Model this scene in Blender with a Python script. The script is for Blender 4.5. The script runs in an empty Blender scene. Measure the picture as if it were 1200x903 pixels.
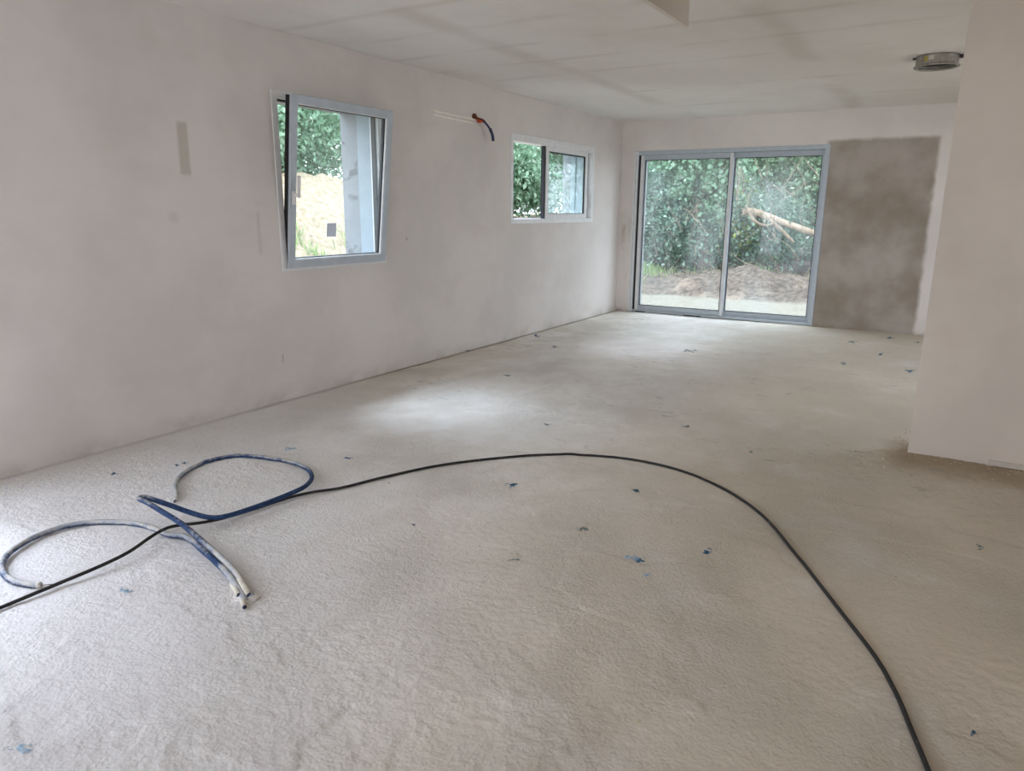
import bpy, bmesh, math, random
import numpy as np
from mathutils import Vector, Matrix

random.seed(7); rng = np.random.default_rng(7)
SC = bpy.context.scene
COL = SC.collection

# ------------------------------------------------------------------ camera
# metres; x along the back wall from the left wall, y into the room, z up
CX, CZ = 4.0571, 1.3549
YAW, PITCH, ROLL, FPX = math.radians(31.352), math.radians(13.563), math.radians(0.437), 850.37
LEN, HGT = 9.449, 2.5                      # back wall, ceiling
fwd = Vector((-math.sin(YAW)*math.cos(PITCH), math.cos(YAW)*math.cos(PITCH), -math.sin(PITCH)))
r0 = Vector((math.cos(YAW), math.sin(YAW), 0)); u0 = r0.cross(fwd)
rgt = r0*math.cos(ROLL) + u0*math.sin(ROLL); upv = -r0*math.sin(ROLL) + u0*math.cos(ROLL)
cam_d = bpy.data.cameras.new('camera'); cam = bpy.data.objects.new('camera', cam_d); COL.objects.link(cam)
cam_d.sensor_fit = 'HORIZONTAL'; cam_d.sensor_width = 36.0; cam_d.lens = FPX/1200*36.0
cam_d.clip_start = 0.05; cam_d.clip_end = 200
M = Matrix((rgt, upv, -fwd)).transposed().to_4x4(); M.translation = (CX, 0, CZ); cam.matrix_world = M
SC.camera = cam

# ------------------------------------------------------------------ sky, sun, exposure
W = bpy.data.worlds.new('overcast_sky'); SC.world = W; W.use_nodes = True
bg = W.node_tree.nodes['Background']
bg.inputs[0].default_value = (0.78, 0.845, 1.0, 1); bg.inputs[1].default_value = 1.0
sun_d = bpy.data.lights.new('hazy_sun', 'SUN'); sun = bpy.data.objects.new('hazy_sun', sun_d); COL.objects.link(sun)
sun_d.energy = 1.2; sun_d.angle = math.radians(28); sun_d.color = (0.70, 0.79, 1.0)
sun.rotation_euler = Vector((0.85, -0.06, -1.0)).to_track_quat('-Z', 'Y').to_euler()

def portal(loc, rot, sx, sy):
    d = bpy.data.lights.new('daylight_portal', 'AREA'); d.shape = 'RECTANGLE'; d.size = sx; d.size_y = sy
    d.cycles.is_portal = True
    o = bpy.data.objects.new('daylight_portal', d); o.location = loc; o.rotation_euler = rot; COL.objects.link(o)
R90 = math.pi/2
portal((-0.45, 4.1, 1.53), (0, -R90, 0), 1.17, 1.09)      # light enters along +x
portal((-0.45, 7.6, 1.67), (0, -R90, 0), 0.90, 1.98)
portal((-0.45, -0.975, 1.06), (0, -R90, 0), 2.12, 4.45)
portal((1.4, 9.90, 1.06), (-R90, 0, 0), 2.4, 2.12)
portal((2.9, -3.95, 1.06), (R90, 0, 0), 2.4, 2.12)
portal((6.23, 6.75, 1.21), (0, R90, 0), 1.82, 1.7)
vs = SC.view_settings
vs.view_transform = 'Standard'; vs.look = 'None'; vs.gamma = 1.0; vs.use_curve_mapping = False
vs.exposure = 2.79
SC.cycles.use_denoising = True
SC.cycles.max_bounces = 14; SC.cycles.diffuse_bounces = 8; SC.cycles.transparent_max_bounces = 24
SC.cycles.caustics_reflective = False; SC.cycles.caustics_refractive = False

# ------------------------------------------------------------------ helpers
def ray(px, py):
    return fwd + rgt*((px-600)/FPX) - upv*((py-451.5)/FPX)
def at(px, py, axis, val):
    d = ray(px, py); o = Vector((CX, 0, CZ)); t = (val-o[axis])/d[axis]
    return o + d*t
def fl(px, py, z=0.0): return at(px, py, 2, z)

def tag(o, label=None, cat=None, group=None, kind=None):
    if label: o['label'] = label
    if cat: o['category'] = cat
    if group: o['group'] = group
    if kind: o['kind'] = kind
    return o
def link(name, me, mat=None, parent=None, smooth=False):
    o = bpy.data.objects.new(name, me); COL.objects.link(o)
    if mat:
        for m in (mat if isinstance(mat, (list, tuple)) else [mat]): me.materials.append(m)
    if parent: o.parent = parent
    if smooth: me.polygons.foreach_set('use_smooth', [True]*len(me.polygons))
    return o
def from_bm(name, bm, mat=None, parent=None, smooth=False):
    me = bpy.data.meshes.new(name); bm.to_mesh(me); bm.free()
    return link(name, me, mat, parent, smooth)
def empty(name, loc=(0, 0, 0), parent=None):
    o = bpy.data.objects.new(name, None); COL.objects.link(o); o.location = loc; o.empty_display_size = .1
    if parent: o.parent = parent
    return o
MAPS = {'yz': lambda u, v, w: (w, u, v), 'xz': lambda u, v, w: (u, w, v), 'xy': lambda u, v, w: (u, v, w)}
def bm_box(bm, lo, hi):
    v = [bm.verts.new((x, y, z)) for x in (lo[0], hi[0]) for y in (lo[1], hi[1]) for z in (lo[2], hi[2])]
    for q in ((0, 1, 3, 2), (4, 6, 7, 5), (0, 4, 5, 1), (2, 3, 7, 6), (0, 2, 6, 4), (1, 5, 7, 3)):
        bm.faces.new([v[i] for i in q])
    return v
def box(name, lo, hi, mat, parent=None, bevel=0.0):
    bm = bmesh.new(); bm_box(bm, lo, hi)
    bmesh.ops.recalc_face_normals(bm, faces=bm.faces)
    if bevel: bmesh.ops.bevel(bm, geom=bm.edges[:], offset=bevel, segments=2, affect='EDGES', profile=.5)
    return from_bm(name, bm, mat, parent)
def ring(name, plane, u0_, u1, v0, v1, wid, w0, w1, mat, parent=None, bevel=.003, wl=None, wr=None, wb=None, wt=None):
    """rectangular frame; separate widths for left/right/bottom/top if given"""
    f = MAPS[plane]; wl = wl or wid; wr = wr or wid; wb = wb or wid; wt = wt or wid
    bm = bmesh.new()
    out = [(u0_, v0), (u1, v0), (u1, v1), (u0_, v1)]
    inn = [(u0_+wl, v0+wb), (u1-wr, v0+wb), (u1-wr, v1-wt), (u0_+wl, v1-wt)]
    vs_ = {}
    for wi, w in enumerate((w0, w1)):
        for k in range(4):
            vs_['o', k, wi] = bm.verts.new(f(*out[k], w)); vs_['i', k, wi] = bm.verts.new(f(*inn[k], w))
    for k in range(4):
        n = (k+1) % 4
        for wi in (0, 1):
            bm.faces.new([vs_['o', k, wi], vs_['o', n, wi], vs_['i', n, wi], vs_['i', k, wi]])
        for s in 'oi':
            bm.faces.new([vs_[s, k, 0], vs_[s, n, 0], vs_[s, n, 1], vs_[s, k, 1]])
    bmesh.ops.recalc_face_normals(bm, faces=bm.faces)
    if bevel: bmesh.ops.bevel(bm, geom=bm.edges[:], offset=bevel, segments=2, affect='EDGES', profile=.5)
    return from_bm(name, bm, mat, parent)
def wall(name, plane, us, vs_, holes, w_in, w_out, mats):
    """slab with rectangular holes; material 0 inside face, 1 everywhere else"""
    f = MAPS[plane]
    U = sorted(set([us[0], us[1]] + [h[i] for h in holes for i in (0, 1)]))
    V = sorted(set([vs_[0], vs_[1]] + [h[i] for h in holes for i in (2, 3)]))
    def solid(i, j):
        if i < 0 or j < 0 or i >= len(U)-1 or j >= len(V)-1: return False
        cu, cv = (U[i]+U[i+1])/2, (V[j]+V[j+1])/2
        return not any(h[0] < cu < h[1] and h[2] < cv < h[3] for h in holes)
    bm = bmesh.new(); cache = {}
    def vt(i, j, w):
        if (i, j, w) not in cache: cache[i, j, w] = bm.verts.new(f(U[i], V[j], w))
        return cache[i, j, w]
    for i in range(len(U)-1):
        for j in range(len(V)-1):
            if not solid(i, j): continue
            fa = bm.faces.new([vt(i, j, w_in), vt(i+1, j, w_in), vt(i+1, j+1, w_in), vt(i, j+1, w_in)]); fa.material_index = 0
            fb = bm.faces.new([vt(i, j, w_out), vt(i+1, j, w_out), vt(i+1, j+1, w_out), vt(i, j+1, w_out)]); fb.material_index = 1
            for di, dj, a, b in ((-1, 0, (i, j), (i, j+1)), (1, 0, (i+1, j), (i+1, j+1)), (0, -1, (i, j), (i+1, j)), (0, 1, (i, j+1), (i+1, j+1))):
                if not solid(i+di, j+dj):
                    g = bm.faces.new([vt(*a, w_in), vt(*b, w_in), vt(*b, w_out), vt(*a, w_out)]); g.material_index = 1
    bmesh.ops.recalc_face_normals(bm, faces=bm.faces)
    return tag(from_bm(name, bm, mats), kind='structure')
def smooth_path(pts, sub=6):
    """Catmull-Rom through points (any dimension)"""
    P = [np.array(p, float) for p in pts]; P = [2*P[0]-P[1]] + P + [2*P[-1]-P[-2]]; out = []
    for i in range(1, len(P)-2):
        for k in range(sub):
            t = k/sub
            out.append(.5*(2*P[i] + (P[i+1]-P[i-1])*t + (2*P[i-1]-5*P[i]+4*P[i+1]-P[i+2])*t*t + (3*P[i]-P[i-1]-3*P[i+1]+P[i+2])*t**3))
    out.append(P[-2]); return out
def tube_into(bm, pts, radii, seg=10, cap=True):
    """tube along pts; returns list of rings"""
    pts = [Vector(p[:3]) for p in pts]; n = len(pts)
    if not hasattr(radii, '__len__'): radii = [radii]*n
    rings = []; prev = None
    for i in range(n):
        t = (pts[min(i+1, n-1)] - pts[max(i-1, 0)]).normalized()
        if prev is None:
            a = Vector((0, 0, 1)) if abs(t.z) < .9 else Vector((1, 0, 0)); nrm = (a - t*a.dot(t)).normalized()
        else: nrm = (prev - t*prev.dot(t)).normalized()
        prev = nrm; b = t.cross(nrm)
        rings.append([bm.verts.new(pts[i] + (nrm*math.cos(2*math.pi*k/seg) + b*math.sin(2*math.pi*k/seg))*radii[i]) for k in range(seg)])
    for i in range(n-1):
        for k in range(seg):
            bm.faces.new([rings[i][k], rings[i][(k+1) % seg], rings[i+1][(k+1) % seg], rings[i+1][k]])
    if cap:
        bm.faces.new(rings[0][::-1]); bm.faces.new(rings[-1])
    return rings
def tube(name, pts, radii, mat, parent=None, seg=10, cap=True):
    bm = bmesh.new(); tube_into(bm, pts, radii, seg, cap)
    bmesh.ops.recalc_face_normals(bm, faces=bm.faces)
    return from_bm(name, bm, mat, parent, True)
def lathe(name, prof, mat, parent=None, seg=48, loc=(0, 0, 0), closed=True):
    bm = bmesh.new(); rs = []
    for r, z in prof:
        rs.append([bm.verts.new((loc[0]+r*math.cos(2*math.pi*k/seg), loc[1]+r*math.sin(2*math.pi*k/seg), loc[2]+z)) for k in range(seg)])
    m = len(rs)
    for i in range(m if closed else m-1):
        a, b = rs[i], rs[(i+1) % m]
        for k in range(seg): bm.faces.new([a[k], a[(k+1) % seg], b[(k+1) % seg], b[k]])
    bmesh.ops.recalc_face_normals(bm, faces=bm.faces)
    o = from_bm(name, bm, mat, parent)
    return o
# value noise on numpy arrays
def vnoise(x, y, seed=0):
    xi, yi = np.floor(x).astype(np.int64), np.floor(y).astype(np.int64); xf, yf = x-xi, y-yi
    def h(a, b):
        n = (a*374761393 + b*668265263 + seed*974711) & 0x7fffffff
        n = ((n ^ (n >> 13))*1274126177) & 0x7fffffff
        return ((n ^ (n >> 16)) & 0xffff)/65535.0
    sx, sy = xf*xf*(3-2*xf), yf*yf*(3-2*yf)
    return (h(xi, yi)*(1-sx)+h(xi+1, yi)*sx)*(1-sy) + (h(xi, yi+1)*(1-sx)+h(xi+1, yi+1)*sx)*sy
def sstep(a, b, x): t = np.clip((x-a)/(b-a), 0, 1); return t*t*(3-2*t)
def grid_mesh(name, xs, ys, Z):
    nx, ny = len(xs), len(ys); X, Y = np.meshgrid(xs, ys, indexing='ij')
    co = np.stack([X, Y, Z], -1).reshape(-1, 3).astype(np.float32)
    i, j = np.meshgrid(np.arange(nx-1), np.arange(ny-1), indexing='ij'); a = (i*ny+j).ravel()
    return mesh_np(name, co, np.stack([a, a+ny, a+ny+1, a+1], -1))
def mesh_np(name, co, quads):
    me = bpy.data.meshes.new(name); n = len(quads)
    me.vertices.add(len(co)); me.vertices.foreach_set('co', np.ascontiguousarray(co, np.float32).ravel())
    me.loops.add(n*4); me.loops.foreach_set('vertex_index', quads.ravel().astype(np.int32))
    me.polygons.add(n); me.polygons.foreach_set('loop_start', np.arange(0, n*4, 4, dtype=np.int32))
    me.update(calc_edges=True); return me

# ------------------------------------------------------------------ node material helpers
class NM:
    def __init__(s, name):
        s.m = bpy.data.materials.new(name); s.m.use_nodes = True; s.t = s.m.node_tree
        s.b = s.t.nodes['Principled BSDF']; s.out = s.t.nodes['Material Output']
        s.tc = s.n('ShaderNodeTexCoord'); s._xyz = None
    def n(s, ty, **kw):
        x = s.t.nodes.new(ty)
        for k, v in kw.items(): setattr(x, k, v)
        return x
    def put(s, sock, v):
        if isinstance(v, bpy.types.NodeSocket): s.t.links.new(v, sock)
        elif isinstance(v, (tuple, list)) and sock.type == 'RGBA': sock.default_value = tuple(v)+((1,) if len(v) == 3 else ())
        else: sock.default_value = v
    def obj(s): return s.tc.outputs['Object']
    def xyz(s):
        if not s._xyz:
            q = s.n('ShaderNodeSeparateXYZ'); s.put(q.inputs[0], s.obj()); s._xyz = q.outputs
        return s._xyz
    def math(s, op, a, b=0.0, clamp=False):
        q = s.n('ShaderNodeMath', operation=op, use_clamp=clamp); s.put(q.inputs[0], a); s.put(q.inputs[1], b); return q.outputs[0]
    def noise(s, scale, detail=4, rough=.55, vec=None, dist=0.0):
        q = s.n('ShaderNodeTexNoise'); s.put(q.inputs['Vector'], vec or s.obj()); q.inputs['Scale'].default_value = scale
        q.inputs['Detail'].default_value = detail; q.inputs['Roughness'].default_value = rough; q.inputs['Distortion'].default_value = dist
        return q.outputs['Fac']
    def voro(s, scale, feature='F1', vec=None):
        q = s.n('ShaderNodeTexVoronoi', feature=feature); s.put(q.inputs['Vector'], vec or s.obj()); q.inputs['Scale'].default_value = scale
        return q.outputs['Distance']
    def stretch(s, sc):
        q = s.n('ShaderNodeMapping'); s.put(q.inputs[0], s.obj()); q.inputs['Scale'].default_value = sc; return q.outputs[0]
    def step(s, x, a, b):
        q = s.n('ShaderNodeMapRange', interpolation_type='SMOOTHSTEP'); s.put(q.inputs[0], x)
        q.inputs[1].default_value = a; q.inputs[2].default_value = b; return q.outputs[0]
    def mix(s, f, a, b):
        q = s.n('ShaderNodeMix', data_type='RGBA'); s.put(q.inputs[0], f); s.put(q.inputs[6], a); s.put(q.inputs[7], b); return q.outputs[2]
    def rect(s, a, a0, a1, b, b0, b1, soft):
        """soft rectangle mask on two coordinate sockets"""
        w = s.noise(9, 2); off = s.math('MULTIPLY', s.math('SUBTRACT', w, .5), soft*1.5)
        a = s.math('ADD', a, off); b = s.math('ADD', b, off)
        m = s.math('MULTIPLY', s.step(a, a0-soft, a0+soft), s.math('SUBTRACT', 1.0, s.step(a, a1-soft, a1+soft)))
        n = s.math('MULTIPLY', s.step(b, b0-soft, b0+soft), s.math('SUBTRACT', 1.0, s.step(b, b1-soft, b1+soft)))
        return s.math('MULTIPLY', m, n)
    def bump(s, h, strength=.3, dist=.01, nrm=None):
        q = s.n('ShaderNodeBump'); s.put(q.inputs['Height'], h); q.inputs['Strength'].default_value = strength; q.inputs['Distance'].default_value = dist
        if nrm: s.put(q.inputs['Normal'], nrm)
        return q.outputs[0]
    def fin(s, col=None, rough=.8, metal=0.0, nrm=None, spec=.3):
        if col is not None: s.put(s.b.inputs['Base Color'], col)
        s.put(s.b.inputs['Roughness'], rough); s.put(s.b.inputs['Metallic'], metal); s.b.inputs['Specular IOR Level'].default_value = spec
        if nrm: s.put(s.b.inputs['Normal'], nrm)
        return s.m
def simple(name, col, rough=.5, metal=0.0, var=.06, scale=30, spec=.4):
    k = NM(name); n = k.noise(scale, 3)
    c = k.mix(k.step(n, .3, .7), tuple(x*(1-var) for x in col), tuple(min(1, x*(1+var)) for x in col))
    return k.fin(c, rough, metal, None, spec)

# plaster of the walls
WALLC = (.69, .645, .605)
def plaster(name, base=WALLC, stains=()):
    k = NM(name); x, y, z = k.xyz()
    a = tuple(c*.94 for c in base); b = tuple(min(1, c*1.05) for c in base)
    c = k.mix(k.step(k.noise(1.1, 4, .6), .35, .65), a, b)
    c = k.mix(k.math('MULTIPLY', k.step(k.noise(2.3, 3, .6, k.stretch((1, .6, 1.6))), .55, .8), .5), c, (base[0]*.93, base[1]*.88, base[2]*.84))
    for st in stains: c = st(k, c)
    nrm = k.bump(k.noise(55, 4, .6), .08, .004)
    nrm = k.bump(k.noise(5, 2, .5), .10, .02, nrm)
    return k.fin(c, .85, 0, nrm, .2)
def wall_left_stains(k, c):
    x, y, z = k.xyz()
    m = k.rect(y, 2.825, 2.895, z, 1.55, 1.85, .012)
    c = k.mix(k.math('MULTIPLY', m, .6), c, (.44, .39, .31))
    m = k.rect(y, 3.36, 3.385, z, 1.05, 1.33, .012)
    c = k.mix(k.math('MULTIPLY', m, .3), c, (.45, .40, .35))
    m = k.rect(y, 2.72, 2.78, z, 1.27, 1.33, .02)
    c = k.mix(k.math('MULTIPLY', m, .25), c, (.42, .38, .34))
    m = k.rect(y, 3.497, 3.503, z, .28, .34, .002)          # pencil scratch near the floor
    c = k.mix(k.math('MULTIPLY', m, .7), c, (.16, .14, .13))
    m = k.rect(y, 4.905, 4.925, z, 1.10, 1.125, .006)
    c = k.mix(k.math('MULTIPLY', m, .6), c, (.32, .24, .18))
    # grubby foot of the wall
    m = k.math('MULTIPLY', k.step(z, .12, .0), k.step(k.noise(2.3, 5, .7), .42, .75))
    return k.mix(k.math('MULTIPLY', m, .6), c, (.40, .34, .27))
def wall_back_stains(k, c):
    x, y, z = k.xyz()
    m = k.rect(x, 2.57, 3.70, z, -.1, 2.17, .03)
    m = k.math('MULTIPLY', m, k.math('ADD', .62, k.math('MULTIPLY', k.step(k.noise(1.8, 4), .3, .7), .33)))
    c = k.mix(m, c, (.27, .225, .17))
    m = k.rect(x, .03, .17, z, .15, 1.75, .05)
    m = k.math('MULTIPLY', m, k.step(k.noise(4, 4, .6, k.stretch((2, 1, .6))), .45, .7))
    c = k.mix(k.math('MULTIPLY', m, .55), c, (.40, .33, .25))
    m = k.math('MULTIPLY', k.step(z, .06, .0), k.step(k.noise(7, 4, .6), .38, .62))
    return k.mix(k.math('MULTIPLY', m, .7), c, (.33, .26, .19))
M_WL = plaster('plaster_left_wall', stains=[wall_left_stains])
M_WB = plaster('plaster_back_wall', (.76, .71, .665), stains=[wall_back_stains])
M_WP = plaster('plaster_partition', base=(.70, .64, .565))
def block_mat():
    k = NM('rough_blockwork'); n = k.noise(7, 5, .65); v = k.noise(40, 3)
    c = k.mix(k.step(n, .56, .66), (.27, .28, .29), (.15, .15, .155))
    c = k.mix(k.math('MULTIPLY', k.step(v, .55, .7), .4), c, (.17, .17, .17))
    return k.fin(c, .9, 0, k.bump(n, .6, .02), .2)
M_BLOCK = block_mat()
def ceil_mat():
    k = NM('plastered_ceiling'); x, y, z = k.xyz()
    c = k.mix(k.step(k.noise(.9, 4, .6), .35, .65), (.70, .66, .61), (.76, .73, .685))
    wob = k.math('MULTIPLY', k.math('SUBTRACT', k.noise(1.5, 3), .5), .12)
    yy = k.math('ADD', y, wob); xx = k.math('ADD', x, wob)
    # joint bands between the boards
    for yc in (3.05, 3.64, 4.22, 4.80, 5.38, 5.96, 7.14, 8.3):
        d = k.math('ABSOLUTE', k.math('SUBTRACT', yy, yc))
        m = k.math('MULTIPLY', k.step(d, .07, .0), k.step(k.noise(1.3, 2), .38, .6))
        c = k.mix(k.math('MULTIPLY', m, .35), c, (.50, .45, .38))
    for xc in (1.02, 2.86):
        d = k.math('ABSOLUTE', k.math('SUBTRACT', xx, xc))
        m = k.math('MULTIPLY', k.step(d, .16, .02), k.step(k.noise(1.1, 2), .38, .6))
        c = k.mix(k.math('MULTIPLY', m, .35), c, (.48, .43, .36))
    spots = k.step(k.noise(3.1, 4, .7, k.stretch((1, 2.4, 1))), .66, .74)
    c = k.mix(k.math('MULTIPLY', spots, .22), c, (.42, .37, .31))
    return k.fin(c, .8, 0, k.bump(k.noise(4, 3), .10, .02), .25)
M_CEIL = ceil_mat()
def floor_mat():
    k = NM('sanded_foam_floor'); x, y, z = k.xyz()
    big = k.noise(.8, 4, .6); mid = k.noise(3.2, 5, .62, k.stretch((1, .8, 1)), .5)
    c = k.mix(k.step(mid, .32, .66), (.74, .695, .625), (.86, .825, .775))
    c = k.mix(k.math('MULTIPLY', k.step(big, .42, .66), .5), c, (.64, .59, .52))
    # browner towards the partition and scuffs beyond
    d = k.math('MULTIPLY', k.step(k.math('ADD', x, k.math('MULTIPLY', y, .12)), 2.3, 3.9), k.step(k.noise(2.2, 4, .6), .15, .5))
    c = k.mix(k.math('MULTIPLY', d, .75), c, (.64, .565, .44))
    foot = k.math('MULTIPLY', k.step(k.math('ADD', y, k.math('MULTIPLY', k.noise(5, 3), .22)), 4.25, 4.62), k.step(x, 3.75, 3.95))
    foot = k.math('MULTIPLY', foot, k.step(y, 4.95, 4.8))
    c = k.mix(k.math('MULTIPLY', foot, .8), c, (.36, .27, .17))
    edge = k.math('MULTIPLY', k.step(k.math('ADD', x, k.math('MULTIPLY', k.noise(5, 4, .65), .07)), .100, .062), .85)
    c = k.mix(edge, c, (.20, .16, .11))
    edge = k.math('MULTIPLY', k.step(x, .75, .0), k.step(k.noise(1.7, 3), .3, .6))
    c = k.mix(k.math('MULTIPLY', edge, .45), c, (.50, .44, .34))  # shaded floor beside the left wall, its warm tone put into the colour
    sc = k.math('MULTIPLY', k.step(k.noise(6, 6, .75, k.stretch((.8, 1.7, 1)), 1.2), .555, .64), k.step(k.noise(1.3, 4, .65), .47, .60))
    sc = k.math('MULTIPLY', sc, k.step(y, 2.5, 5.0))
    c = k.mix(k.math('MULTIPLY', sc, .6), c, (.34, .32, .28))
    pits = k.step(k.noise(26, 4, .65), .70, .76)
    c = k.mix(k.math('MULTIPLY', pits, .35), c, (.32, .28, .22))
    tint = k.step(k.noise(1.6, 3, .6), .66, .74)
    c = k.mix(k.math('MULTIPLY', tint, .16), c, (.42, .58, .66))
    rl = k.math('MAXIMUM', k.step(k.noise(1.0, 3), .40, .60), k.step(k.math('ADD', k.math('ADD', x, y), k.math('MULTIPLY', k.noise(1.4, 3), 1.6)), 5.6, 4.2))                    # rough and smoother zones
    fresh = k.step(k.math('ADD', k.math('ADD', x, y), k.math('MULTIPLY', k.noise(1.4, 3), 1.6)), 5.8, 3.6)  # mask of the brightly lit floor near the camera
    c = k.mix(k.math('MULTIPLY', fresh, .65), c, (.87, .865, .87))          # daylight on the front left floor, put into the colour
    h = k.math('ADD', k.math('MULTIPLY', k.noise(78, 6, .85), 1.25), k.math('MULTIPLY', k.voro(85), .50))
    h = k.math('MULTIPLY', h, k.math('ADD', .35, k.math('MULTIPLY', rl, .75)))
    nrm = k.bump(h, .75, .0085)
    nrm = k.bump(k.noise(13, 5, .6), .22, .010, nrm)
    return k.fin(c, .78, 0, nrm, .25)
M_FLOOR = floor_mat()
M_GREY = simple('blue_grey_aluminium', (.47, .52, .56), .42, .1, .05, 14)
M_WHITE = simple('white_lacquered_frame', (.74, .74, .73), .4, 0, .04, 14)
M_JAMB = simple('pale_blue_jamb_lining', (.30, .36, .40), .55, 0, .05, 9)
M_BLACK = simple('black_rubber', (.012, .012, .013), .6, 0, .1, 40)
M_HANDLE = simple('grey_white_handle', (.80, .78, .76), .35, 0, .03, 20)
def glass_mat(name, dust=.05, tint=(.93, .965, .955)):
    k = NM(name); nt = k.t
    tr = k.n('ShaderNodeBsdfTransparent'); tr.inputs[0].default_value = (*tint, 1)
    gl = k.n('ShaderNodeBsdfGlossy'); gl.inputs['Roughness'].default_value = .01
    df = k.n('ShaderNodeBsdfDiffuse'); df.inputs[0].default_value = (.75, .78, .76, 1)
    tl = k.n('ShaderNodeBsdfTranslucent'); tl.inputs[0].default_value = (.75, .80, .77, 1)
    ds = k.n('ShaderNodeMixShader'); ds.inputs[0].default_value = .6; nt.links.new(df.outputs[0], ds.inputs[1]); nt.links.new(tl.outputs[0], ds.inputs[2])
    m1 = k.n('ShaderNodeMixShader'); k.put(m1.inputs[0], k.math('MULTIPLY', k.step(k.noise(1.8, 5, .6, k.stretch((1, 1, .5))), .25, .75), dust*2))
    nt.links.new(tr.outputs[0], m1.inputs[1]); nt.links.new(ds.outputs[0], m1.inputs[2])
    lw = k.n('ShaderNodeLayerWeight'); lw.inputs[0].default_value = .5
    fr = k.math('ADD', .014, k.math('MULTIPLY', k.math('POWER', lw.outputs['Facing'], 5.0), .8))
    m2 = k.n('ShaderNodeMixShader'); nt.links.new(fr, m2.inputs[0]); nt.links.new(m1.outputs[0], m2.inputs[1]); nt.links.new(gl.outputs[0], m2.inputs[2])
    nt.links.new(m2.outputs[0], k.out.inputs[0]); return k.m
M_GLASS = glass_mat('window_glass', .04)
M_GLASSD = glass_mat('dusty_door_glass', .085)
def label_mat():
    k = NM('translucent_grey_label'); tl = k.n('ShaderNodeBsdfTranslucent'); tl.inputs[0].default_value = (.085, .088, .096, 1)
    k.put(k.b.inputs['Base Color'], k.mix(k.noise(40), (.80, .81, .84), (.86, .87, .90))); mx = k.n('ShaderNodeMixShader'); mx.inputs[0].default_value = .45
    k.t.links.new(tl.outputs[0], mx.inputs[1]); k.t.links.new(k.b.outputs[0], mx.inputs[2]); k.t.links.new(mx.outputs[0], k.out.inputs[0]); return k.m
M_STICK = label_mat()

# ------------------------------------------------------------------ room shell
T = .43                                     # outer wall thickness
W1 = (3.56, 4.625, .94, 2.11); W2 = (6.615, 8.575, 1.235, 2.11); D0 = (-3.2, 1.25, 0.0, 2.12)
DB = (.205, 2.585, 0.0, 2.11); RB = (1.7, 4.1, 0.0, 2.12)  # rear opening is unseen, added to let daylight into the room
XR, YR = 6.0, -3.5
R2 = (5.9, 7.6, .30, 2.12)  # unseen opening in the right wall, added to brighten the far end
wall('wall_left', 'yz', (YR-T, LEN), (-.25, HGT), [W1, W2, D0], 0.0, -T, [M_WL, M_BLOCK])
wall('wall_back', 'xz', (-T, XR+.2), (-.25, HGT), [DB], LEN, LEN+T, [M_WB, M_BLOCK])
wall('wall_rear', 'xz', (0, XR+.2), (-.25, HGT), [RB], YR, YR-T, [M_WP, M_BLOCK])
wall('wall_right', 'yz', (YR, LEN), (-.25, HGT), [R2], XR, XR+.2, [M_WP, M_BLOCK])
part = box('wall_partition', (3.934, 4.64, 0.0), (XR-.002, 4.74, HGT), M_WP, None, .0025); tag(part, kind='structure')
ce = box('ceiling', (-T, YR-T, HGT), (XR+.2, LEN+T, HGT+.2), M_CEIL); tag(ce, kind='structure')
# hanging bulkhead board under the ceiling, its end towards the sliding door
bk = box('ceiling_bulkhead', (2.645, YR+.01, 2.3), (2.672, 4.036, HGT-.001), M_WP, None, .002)
tag(bk, 'plastered bulkhead board hanging from the ceiling at the top edge', 'bulkhead', kind='structure')
# bare lower track of the partition
tr = box('trim_1', (4.33, 4.625, .004), (XR-.01, 4.639, .032), simple('bare_track', (.60, .55, .48), .6)); tag(tr, kind='structure')

# floor: finely uneven near the camera, coarser beyond
def floor_height(X, Y):
    h = (vnoise(X*1.1, Y*1.1, 1)-.5)*.010 + (vnoise(X*4.3, Y*4.3, 2)-.5)*.007 + (vnoise(X*13, Y*13, 3)-.5)*.002
    rough = sstep(.35, .65, vnoise(X*.9+5, Y*.9+2, 4))*.7 + .3
    h += (vnoise(X*23, Y*23, 5)-.5)*.0018*rough
    xr, yr = X*.82 - Y*.57, X*.57 + Y*.82
    grain = np.maximum(rough, sstep(5.2, 4.0, X + Y + vnoise(X*1.4, Y*1.4, 12)*1.2))
    h += ((vnoise(xr*52, yr*52, 6)-.5)*.0036 + (vnoise(xr*91+3, yr*91, 7)-.5)*.0034)*grain
    # trowelled skins with a raised lip
    s = vnoise(X*2.6+9, Y*2.6+3, 8)*.75 + vnoise(X*9, Y*9, 9)*.25; h += sstep(.57, .60, s)*.003
    return h
xs = np.concatenate([np.arange(0.0, 4.6, .0085), np.arange(4.6, 6.0, .035), [6.0]])
ys = np.concatenate([np.arange(-3.5, .6, .08), np.arange(.6, 3.3, .0085), np.arange(3.3, 5.2, .0167), np.arange(5.2, 9.40, .035), [LEN+.03]])
Xg, Yg = np.meshgrid(xs, ys, indexing='ij'); Zg = floor_height(Xg, Yg)
fade = sstep(0, .10, Xg)*sstep(LEN+.03, LEN-.08, Yg)
FLO = link('floor', grid_mesh('floor', xs, ys, Zg*np.clip(fade, .15, 1)), M_FLOOR, None, True); tag(FLO, kind='structure')
def fz(x, y): return float(floor_height(np.array([x]), np.array([y]))[0])
slab = box('floor_slab', (-T, YR-T, -.25), (XR+.2, LEN+T, -.03), M_BLOCK); tag(slab, kind='structure')

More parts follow.
